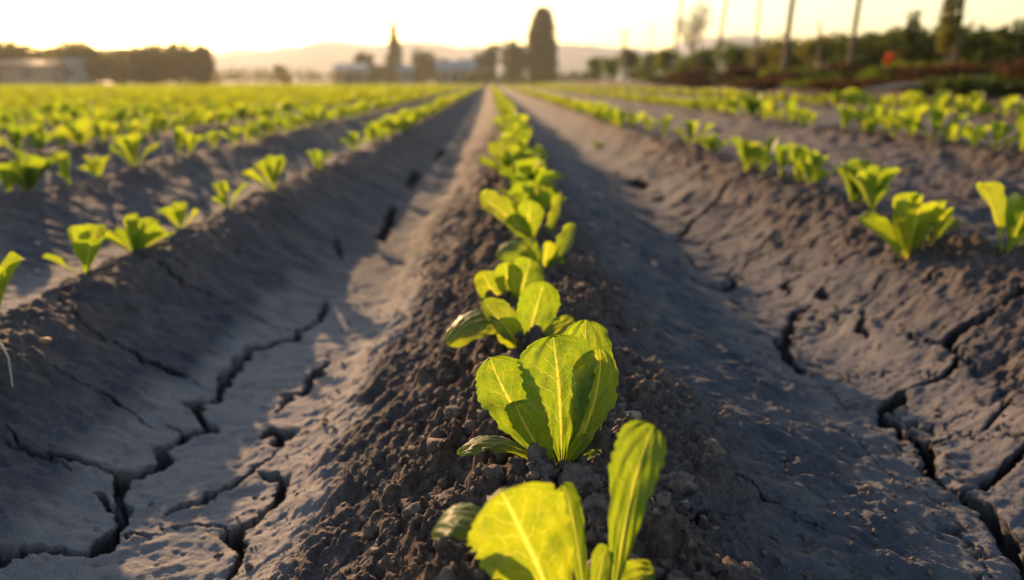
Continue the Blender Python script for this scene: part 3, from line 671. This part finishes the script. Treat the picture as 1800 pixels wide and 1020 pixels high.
def tube(name, pts, rad, mat, parent=None, seg=8, taper=1.0):
    P = np.array(pts, float); n = len(P); T = np.gradient(P, axis=0); T /= np.linalg.norm(T, axis=1)[:, None] + 1e-9
    ref = np.array([0, 0, 1.]) if abs(T[0][2]) < .8 else np.array([1., 0, 0])
    A = np.cross(T, ref); A /= np.linalg.norm(A, axis=1)[:, None] + 1e-9; B = np.cross(T, A)
    an = np.linspace(0, 2 * np.pi, seg, endpoint=False)
    rr = rad * np.linspace(1, taper, n) if np.isscalar(rad) else np.array(rad)
    V = P[:, None] + (A[:, None] * np.cos(an)[None, :, None] + B[:, None] * np.sin(an)[None, :, None]) * rr[:, None, None]
    I = np.arange(n * seg).reshape(n, seg); J = np.roll(I, -1, 1)
    F = np.stack([I[:-1].ravel(), J[:-1].ravel(), J[1:].ravel(), I[1:].ravel()], 1)
    return V.reshape(-1, 3), F
def on_soil(px, py, up=.003):
    x_, y_, _ = ground_at(px, py); return (x_, y_, soil_z(x_, y_) + up)
V, F = tube('straw', [on_soil(-5, 618), on_soil(8, 638, .012), on_soil(20, 660, .014), on_soil(24, 690, .006)], .0014, M_straw, taper=.5)
tag(link_mesh('straw', np_mesh('straw', V, F, M_straw)), 'thin pale dry stalk at the left edge of the photo', 'straw')
x_, y_, z_ = on_soil(265, 424)
for (px, py, lab) in ((264, 426, 'small orange brown dry leaf under the tall lettuce in the left row'), (75, 612, 'dry brown leaf on the left slope')):
    x_, y_, z_ = on_soil(px, py, .002)
    V, F, U = leaf_arrays((-.012, 0, .001), (.012, .003, .003), (0, 0, .008), (0, -.3, 1), .012, 6, 10, -.4)
    o = link_mesh('dry_leaf', np_mesh('dry_leaf', V, F, M_dryleaf, True, U)); o.location = (x_, y_, z_); tag(o, lab, 'dry leaf')

# ------------------------------------------------------------------ trees, bushes, poles, buildings
def leaf_cloud(blobs, n, leaf, seed, cull=0.0, aspect=1.0):
    """many small leaf clusters spread through ellipsoid blobs (cx,cy,cz,rx,ry,rz)"""
    r = np.random.default_rng(seed); B = np.array(blobs, float)
    vol = B[:, 3] * B[:, 4] * B[:, 5]; pick = r.choice(len(B), n, p=vol ** .75 / (vol ** .75).sum())
    d = r.normal(size=(n, 3)); d /= np.linalg.norm(d, axis=1)[:, None]
    rad = r.random(n) ** .42
    c = B[pick, :3] + d * rad[:, None] * B[pick, 3:]
    cl = vn(c[:, 0] * 1.3 / (leaf * 3) + seed, c[:, 2] * 1.3 / (leaf * 3) + c[:, 1] / (leaf * 4), seed)
    c = c[cl > -.32 + cull]; n = len(c)
    A = r.normal(size=(n, 3)); A /= np.linalg.norm(A, axis=1)[:, None]; Bv = r.normal(size=(n, 3)); Bv = np.cross(A, Bv); Bv /= np.linalg.norm(Bv, axis=1)[:, None]
    s = leaf * r.uniform(.5, 1.2, n)[:, None]
    V = np.stack([c - A * s, c - Bv * s * .55, c + A * s * aspect, c + Bv * s * .55], 1).reshape(-1, 3)
    return V, np.arange(4 * n).reshape(n, 4)
def crown_blobs(w, h, z0, seed, n=7, shape='round'):
    r = random.Random(seed); out = []
    for k in range(n):
        f = (k + .5) / n
        if shape == 'cone': rr = w / 2 * (1 - f) ** .8 * 1.0 + .12; out.append((r.gauss(0, .04 * w), r.gauss(0, .04 * w), z0 + h * f, rr, rr, h / n * .95))
        elif shape == 'column':
            rr = w / 2 * (math.sin(math.pi * (0.22 + .70 * f)) ** .5); out.append((r.gauss(0, .02 * w), r.gauss(0, .02 * w), z0 + h * f, rr, rr, h / n * .9))
        else:
            a = r.uniform(0, 6.28); q = r.uniform(.1, .62) * w / 2; rr = w * r.uniform(.22, .34)
            out.append((q * math.cos(a), q * math.sin(a), z0 + h * (.22 + .56 * r.random()), rr, rr, h * r.uniform(.2, .3)))
    if shape == 'round': out.append((0, 0, z0 + h * .45, w * .33, w * .33, h * .42))
    return out
M_bark = plain('bark', (0.05, 0.035, 0.025), (0.11, 0.08, 0.055), 6, .9, .02)
M_dark = foliage_mat('foliage_dark', (0.025, 0.04, 0.012), (0.07, 0.085, 0.025), (0.10, 0.13, 0.02), .25)
M_mid = foliage_mat('foliage_olive', (0.04, 0.055, 0.012), (0.10, 0.11, 0.025), (0.24, 0.22, 0.03), .35)
M_vine = foliage_mat('foliage_vine', (0.03, 0.055, 0.012), (0.11, 0.15, 0.02), (0.22, 0.28, 0.02), .3)
M_red = foliage_mat('foliage_red', (0.10, 0.02, 0.01), (0.45, 0.09, 0.03), (0.6, 0.12, 0.03), .35)
M_dry = foliage_mat('foliage_dry', (0.03, 0.015, 0.008), (0.10, 0.055, 0.028), (0.14, 0.07, 0.03), .2)
def tree(name, px, base_py, top_py, Y, wpx, mat, label, cat='tree', group=None, shape='round', n=1600, leaf=.28, seed=1, nb=8, z0f=.12, cull=0):
    b = at(px, base_py, Y); b.z = gz(b.x, Y) if base_py is None else gz(b.x, Y)
    top = at(px, top_py, Y); h = top.z - b.z; w = wpx / FPX * Y * 1.03
    root = empty(name, b, label, cat, group)
    r = random.Random(seed)
    V, F = tube('trunk', [(0, 0, -.1), (r.gauss(0, .02 * h), 0, h * .25), (r.gauss(0, .03 * h), r.gauss(0, .02 * h), h * .5), (r.gauss(0, .03 * h), 0, h * .75)], max(.03, h * .03), None, taper=.3)
    Vs, Fs = [V], [F]; off = len(V)
    for k in range(6):
        a = r.uniform(0, 6.28); z1 = h * r.uniform(.2, .55); L = w * .35
        V2, F2 = tube('limb', [(0, 0, z1), (math.cos(a) * L * .5, math.sin(a) * L * .5, z1 + h * .12), (math.cos(a) * L, math.sin(a) * L, z1 + h * .28)], max(.015, h * .012), None, seg=6, taper=.3)
        Vs.append(V2); Fs.append(F2 + off); off += len(V2)
    link_mesh('trunk', np_mesh('trunk', np.concatenate(Vs), np.concatenate(Fs), M_bark), root)
    V, F = leaf_cloud(crown_blobs(w * .92, h * (1 - z0f), h * z0f, seed, nb, shape), n, leaf, seed, cull)
    link_mesh('crown', np_mesh('crown', V, F, mat, False), root); return root
g = 'broad trees at the left end of the field'
for k, (px, top, w, Y) in enumerate([(-150, 84, 150, 76), (-50, 80, 140, 73), (35, 83, 130, 76), (95, 84, 110, 80), (150, 75, 120, 74), (215, 88, 110, 78), (262, 84, 110, 74), (322, 82, 110, 76), (352, 92, 60, 75)]):
    nm = ['behind the shed, cut by the left edge', 'behind the shed roof, far left', 'behind the middle of the shed', 'behind the right end of the shed', 'just right of the shed, the tallest of the clump',
          'in the dip of the clump, second right of the shed', 'third right of the shed', 'near the right end of the clump', 'last and smallest at the right end of the clump'][k]
    tree('broad_tree', px, 148, top - 13, Y, w * 1.1, M_mid, 'hazy olive tree ' + nm, 'tree', g, n=2600, leaf=.26, seed=40 + k, nb=10, z0f=.0, cull=-.1)
for k, (px, top, w, Y, nm) in enumerate([(636, 84, 50, 120, 'low round tree left of the pointed cypress'), (740, 88, 50, 125, 'dark low tree just right of the pointed cypress'), (775, 96, 50, 130, 'low dark tree in the middle, right of the cypress'),
                                   (858, 74, 42, 118, 'round tree left in the pair beside the tall column tree'), (902, 62, 56, 114, 'taller round tree touching the tall column tree'), (820, 104, 44, 118, 'low bush tree left of the round pair'),
                                   (497, 112, 26, 110, 'small dark tree above the low hedge'), (665, 112, 30, 118, 'dark shrub at the left foot of the pointed cypress')]):
    tree('round_tree', px, 138, top - 1, Y, w * 1.15, M_dark, nm, 'tree', 'low trees on the horizon', n=1500, leaf=.36, seed=70 + k, nb=7, z0f=.0)
tree('cypress', 696, 138, 34, 122, 44, M_dark, 'pointed dark cypress on the horizon left of centre', 'tree', shape='cone', n=3200, leaf=.24, seed=90, nb=9, z0f=.0, cull=-.12)
tree('column_tree', 953, 138, 17, 110, 57, M_dark, 'tall dark column shaped tree on the horizon', 'tree', shape='column', n=11000, leaf=.24, seed=91, nb=10, z0f=.0, cull=-.16)
def hedge(x0, x1, Y0, Y1, top0, top1, mat, label, name='hedge', seed=1, n=1800, leaf=.2, dep=1.2):
    a = at(x0, 143, Y0); b = at(x1, 143, Y1); cx_, cy_ = (a.x + b.x) / 2, (a.y + b.y) / 2
    root = empty(name, (cx_, cy_, gz(cx_, cy_)), label, 'hedge'); r = random.Random(seed); bl = []; m = 14; st = []
    for k in range(m):
        f = (k + .5) / m; x_ = a.x + (b.x - a.x) * f; y_ = a.y + (b.y - a.y) * f; hh = at(x0, top0 + (top1 - top0) * f, y_).z * r.uniform(.8, 1.1)
        lw = math.hypot(b.x - a.x, b.y - a.y) / m
        bl.append((x_ - cx_, y_ - cy_, hh * .45, lw * .8, dep, hh * .55)); st.append((x_ - cx_, y_ - cy_, hh))
    V, F = leaf_cloud(bl, n, leaf, seed); link_mesh('foliage', np_mesh('foliage', V, F, mat, False), root)
    for x_, y_, hh in st:
        V, F = tube('s', [(x_, y_, 0), (x_, y_, hh * .7)], .05, None, seg=6, taper=.4); link_mesh('stem', np_mesh('stem', V, F, M_bark), root)
hedge(-140, 385, 84, 84, 118, 112, M_mid, 'low dense undergrowth behind the broad trees at the left', seed=4, n=2600, leaf=.25)
hedge(372, 600, 95, 100, 118, 118, M_mid, 'low olive hedge on the horizon right of the left trees', seed=5)
hedge(600, 860, 102, 102, 124, 124, M_dark, 'low dark hedge below the pointed cypress', seed=6)
hedge(820, 1060, 90, 70, 122, 118, M_dark, 'low hedge at the foot of the column tree', seed=7)

# vine row and bank on the right
XB = 8.2
g = 'leafy shrubs along the row of poles'
spots = [(70, 104, 0, ''), (60, 100, 0, ''), (52, 95, 1060, 'bright green shrub farthest left in the pole row'), (47, 92, 0, ''), (42, 96, 0, ''), (37.5, 92, 0, ''), (34, 84, 0, ''), (30, 80, 0, ''), (27, 68, 0, ''), (24.5, 64, 0, ''), (22, 58, 0, ''), (20, 62, 0, ''),
         (18.6, 56, 0, ''), (17.2, 52, 0, ''), (16, 50, 0, ''), (14.8, 48, 0, ''), (13.7, 44, 0, ''), (12.6, 44, 0, ''), (11.6, 40, 0, ''), (10.6, 38, 0, '')]
for k, (Y_, top, _, _) in enumerate(spots):
    px = project(XB + .8, Y_, .4)[0]
    wpx = 2.0 / Y_ * FPX
    lab = '%s leafy shrub in the pole row, counted from the far left end' % ORD[k]
    tree('shrub', px, 140, top - 6 + R.uniform(-6, 5), Y_, wpx, M_dark if k >= 11 else (M_vine if k < 8 else M_mid), lab, 'shrub', g, n=1100, leaf=.075 + .0009 * Y_, seed=120 + k, nb=6, z0f=.03)
for k, (Y_, x_) in enumerate([(9.6, 6.6), (10.4, 7.1), (11.2, 6.3), (12.0, 7.0), (13.0, 6.5), (14.0, 7.0), (15.2, 6.4), (16.4, 7.0), (17.8, 6.5), (19.2, 7.1), (21, 6.6), (23.5, 7.0), (26.5, 6.7), (30, 7.1), (34, 6.8), (39, 7.1), (8.6, 5.3), (10.0, 5.5), (11.6, 5.2), (13.4, 5.6), (15.5, 5.3), (18.0, 5.6), (21.0, 5.3), (25.0, 5.7)]):
    px = project(x_, Y_, .4)[0]; top = 143 - ((0.36 if k < 16 else .02) * R.uniform(.5, 1.4)) / Y_ * FPX - 2
    tree('weed_clump', px, 150, top, Y_, 1.7 / Y_ * FPX, [M_dry, M_dark, M_dry, M_dry, M_vine][k % 5], ('%s weed clump on the brown bank, from its nearest end' % ORD[k]) if k < 16 else ('%s low weed clump beside the outer lettuce row, from the near end' % ORD[k - 16]), 'weeds', 'weed clumps on the bank', n=900, leaf=.07, seed=260 + k, nb=6, z0f=.0)
tree('red_shrub', 1563, 135, 88, 15.6, 44, M_red, 'small orange red shrub on the bank', 'shrub', n=260, leaf=.05, seed=180, nb=5, z0f=.3)
tree('young_tree', 1676, -10, -20, 13.4, 42, M_mid, 'thin young leafy tree tied to the right pole', 'tree', n=420, leaf=.06, seed=183, nb=7, shape='column', z0f=.35)
tree('young_tree', 1594, 120, 22, 14.6, 30, M_dark, 'narrow pointed shrub top above the hedge on the right', 'tree', n=600, leaf=.06, seed=184, nb=7, shape='cone', z0f=.1)
M_pole = plain('pole_wood', (0.10, 0.065, 0.04), (0.22, 0.15, 0.09), 12, .85, .01)
for k, (px, Y_, rad, lean) in enumerate([(1098, 48, .10, -.12), (1183, 33, .06, .22), (1258, 27, .055, .30), (1324, 23.6, .04, .04), (1374, 19, .07, .30), (1486, 17.0, .055, .42), (1672, 13.4, .045, .05), (1142, 40, .04, -.05), (1226, 30, .035, .1), (1440, 18.4, .035, -.1)]):
    b = at(px, 140, Y_); zb = gz(b.x, Y_); root = empty('wooden_pole', (b.x, Y_, zb),
        ['short leaning grey pole, farthest along the pole row', 'brown pole in front of the bare tree', 'brown pole just right of the bare tree', 'thin brown pole, fourth from the far end', 'thick brown pole with its pale foot on the field edge',
         'dark pole leaning right above the hedge', 'dark pole at the right wrapped in leaves', 'thin stake between the short leaning pole and the bare tree', 'thin stake between the two poles at the bare tree', 'thin short stake between the thick brown pole and the dark leaning one'][k], 'pole', 'wooden poles along the field edge')
    hh = 1.9 if k == 0 else 4.2
    hh = (at(px, 52, 48).z - zb) if k == 0 else (hh if k < 7 else (at(px, 40, Y_).z - zb))
    V, F = tube('p', [(0, 0, -.3), (lean * .3, 0, hh * .4), (lean * .9 + .01, .02, hh * .75), (lean * 1.2 + .02, 0, hh)], rad, None, seg=10, taper=.75)
    link_mesh('post', np_mesh('post', V, F, M_pole), root)
    V, F = tube('c', [(lean * 1.2 + .02, 0, hh - .004), (lean * 1.2 + .02, 0, hh + .02)], rad * .78, None, seg=10, taper=.2)
    link_mesh('post_top', np_mesh('post_top', V, F, M_pole), root)
def bare_tree():
    px, Y_ = 1212, 38; b = at(px, 140, Y_); zb = gz(b.x, Y_)
    root = empty('bare_tree', (b.x, Y_, zb), 'leafless tree with a haze of fine twigs behind the poles', 'tree'); r = random.Random(3)
    Vs, Fs = [], []; tw = []; twf = []; o1 = [0]; o2 = [0]
    def branch(p, d, L, rad, lvl):
        q = [p + d * L * f + Vector((r.gauss(0, .03), r.gauss(0, .03), r.gauss(0, .02))) * L * (f > 0) for f in (0, .5, 1)]
        V, F = tube('b', q, rad, None, seg=5, taper=.6)
        if lvl < 2: Vs.append(V); Fs.append(F + o1[0]); o1[0] += len(V)
        else: tw.append(V); twf.append(F + o2[0]); o2[0] += len(V)
        if lvl >= 5: return
        for _ in range(4 if lvl < 4 else 5):
            dd = (d + Vector((r.gauss(0, .5), r.gauss(0, .5), r.gauss(.3, .3)))).normalized()
            branch(q[2] if r.random() < .6 else q[1], dd, L * r.uniform(.62, .8), rad * .54, lvl + 1)
    branch(Vector((0, 0, 0)), Vector((0, 0, 1)), 1.25, .07, 0)
    link_mesh('trunk', np_mesh('trunk', np.concatenate(Vs), np.concatenate(Fs), M_bark), root)
    link_mesh('crown', np_mesh('crown', np.concatenate(tw), np.concatenate(twf), M_bark), root)
bare_tree()
b = at(1620, 152, 9.5); V, F = tube('l', [(-.55, .3, .03), (-.2, .1, .10), (.2, -.1, .12), (.6, -.25, .2)], .035, None, seg=10, taper=.7)
o = link_mesh('fallen_branch', np_mesh('fallen_branch', V, F, plain('dry_wood', (.25, .2, .15), (.4, .33, .26), 10))); o.location = (b.x, 9.5, gz(b.x, 9.5)); tag(o, 'pale dry branch lying on the brown bank', 'branch')
# pale lumps on the bank, the first two added as bright leaf highlights
for k, (px, py) in enumerate([(1718, 96), (1750, 94), (1785, 126), (1690, 118), (1735, 135), (1600, 128), (1655, 140), (1475, 150)]):
    Y_ = 9.0 + 5 * R.random(); b = at(px, py, Y_); zz_ = gz(b.x, Y_)
    # stands on the bank surface: slide along the ray until it meets the slope
    best = min(((abs(at(px, py, q).z - gz(at(px, py, q).x, q)), q) for q in np.arange(7, 30, .25)))[1]
    b = at(px, py, best)
    V = lump(IV, 200 + k, .4) * .06 * np.array([1.2, 1, .8])
    o = link_mesh('bank_speck', np_mesh('bank_speck', V, IF, M_pale)); o.location = (b.x, best, gz(b.x, best) + .03)
    tag(o, 'pale speck on the dark bank at the right edge of the field', 'stone', 'pale specks on the bank')

# small farm buildings
def box_arr(x0, x1, y0, y1, z0, z1):
    V = np.array([(x, y, z) for z in (z0, z1) for y in (y0, y1) for x in (x0, x1)], float)
    return V, np.array([(0, 2, 3, 1), (4, 5, 7, 6), (0, 1, 5, 4), (2, 6, 7, 3), (0, 4, 6, 2), (1, 3, 7, 5)])
def shed(px0, px1, eave, ridge, Y_, wallm, roofm, label, dep=6):
    a = at(px0, 143, Y_).x; b = at(px1, 143, Y_).x; cx_ = (a + b) / 2; W = (b - a) / 2; ze = at(px0, eave, Y_).z; zr = at(px0, ridge, Y_).z; g0 = gz(cx_, Y_)
    root = empty('farm_building', (cx_, Y_, g0), label, 'building'); ze -= g0; zr -= g0
    V, F = box_arr(-W, W, 0, dep, -.1, ze); link_mesh('wall', np_mesh('wall', V, F, wallm, False), root)
    e = .25; t = .12
    V = np.array([(-W - e, -e, ze - .05), (-W - e, dep / 2, zr), (-W - e, dep + e, ze - .05), (W + e, -e, ze - .05), (W + e, dep / 2, zr), (W + e, dep + e, ze - .05),
                  (-W - e, -e, ze - .05 + t), (-W - e, dep / 2, zr + t), (-W - e, dep + e, ze - .05 + t), (W + e, -e, ze - .05 + t), (W + e, dep / 2, zr + t), (W + e, dep + e, ze - .05 + t)])
    F = np.array([(6, 7, 10, 9), (7, 8, 11, 10), (0, 3, 4, 1), (1, 4, 5, 2), (0, 6, 9, 3), (2, 5, 11, 8), (0, 1, 7, 6), (1, 2, 8, 7), (3, 9, 10, 4), (4, 10, 11, 5)])
    link_mesh('roof', np_mesh('roof', V, F, roofm, False), root)
    V = np.array([(-W, 0, ze), (-W, dep, ze), (-W, dep / 2, zr - .03), (W, 0, ze), (W, dep, ze), (W, dep / 2, zr - .03)])
    link_mesh('gable', np_mesh('gable', V, np.array([(0, 1, 2), (3, 5, 4)]), wallm, False), root)
    V, F = box_arr(-W * .15, W * .15, -.06, .0, 0, min(2.0, ze * .85)); link_mesh('door', np_mesh('door', V, F, M_door, False), root)
    for s in (-.65, .6):
        V, F = box_arr(W * s - .45, W * s + .45, -.04, 0, ze * .45, ze * .75); link_mesh('window', np_mesh('window', V, F, M_win, False), root)
M_door = plain('door_paint', (.12, .09, .07), (.16, .12, .09)); M_win = plain('window_glass', (.04, .05, .06), (.07, .08, .09), rough=.15)
M_wpale = plain('wall_pale', (.26, .28, .31), (.31, .32, .34), .5); M_wbrown = plain('wall_brown', (.30, .20, .15), (.36, .25, .19), .5)
M_rbrown = plain('roof_brown', (.20, .12, .09), (.28, .17, .12), 1.0); M_rblue = plain('roof_blue', (.16, .21, .27), (.2, .25, .31), 1.0)
shed(-120, 92, 116, 106, 68, M_wbrown, M_rbrown, 'long low brown farm shed at the left edge')
shed(97, 128, 112, 104, 70, M_wpale, M_wpale, 'small pale hut at the right end of the brown shed', 4)
shed(588, 640, 122, 112, 105, M_wpale, M_rblue, 'pale blue roofed farm building left of the cypress')
shed(702, 722, 124, 117, 100, M_wpale, M_rblue, 'tiny pale hut right of the cypress foot', 3)
shed(768, 835, 120, 108, 108, M_wpale, M_rblue, 'long blue roofed building on the horizon near the middle')

# distant hills
M_hill = plain('hill', (.16, .19, .20), (.26, .28, .27), .02)  # pale and bluish: distance haze put into the hill colour
nx_, ny_ = 160, 14
hx = np.linspace(-700, 700, nx_); prof = 22 + 9 * fbm(hx, hx * 0, 110, 3, 300) + 3.5 * fbm(hx, hx * 0, 30, 4, 310, .6); prof = prof * (0.72 + 0.28 * sstep(-330, -60, hx))
hx2, hy2 = np.meshgrid(hx, np.linspace(0, 1, ny_)); V = np.stack([hx2, 600 + hy2 * 90, -2 + prof[None, :] * 1.5 * np.sin(np.pi / 2 * hy2) ** .8 + 3 * fbm(hx2, hy2 * 200, 40, 3, 320)], -1).reshape(-1, 3)
I = np.arange(nx_ * ny_).reshape(ny_, nx_); F = np.stack([I[:-1, :-1].ravel(), I[:-1, 1:].ravel(), I[1:, 1:].ravel(), I[1:, :-1].ravel()], 1)
tag(link_mesh('hills', np_mesh('hills', V, F, M_hill)), kind='structure')

# ------------------------------------------------------------------ haze
m, nd, lk = new_mat('haze'); out = nd.new('ShaderNodeOutputMaterial'); pv = nd.new('ShaderNodeVolumePrincipled')
pv.inputs['Density'].default_value = 0.00045; pv.inputs['Anisotropy'].default_value = 0.5; pv.inputs['Color'].default_value = (.92, .93, .95, 1)
lk.new(pv.outputs[0], out.inputs['Volume'])
V, F = box_arr(-760, 760, -10, 720, -6, 60)
o = link_mesh('haze', np_mesh('haze', V, F, m, False)); tag(o, 'thin evening haze over the field', 'haze', kind='stuff')
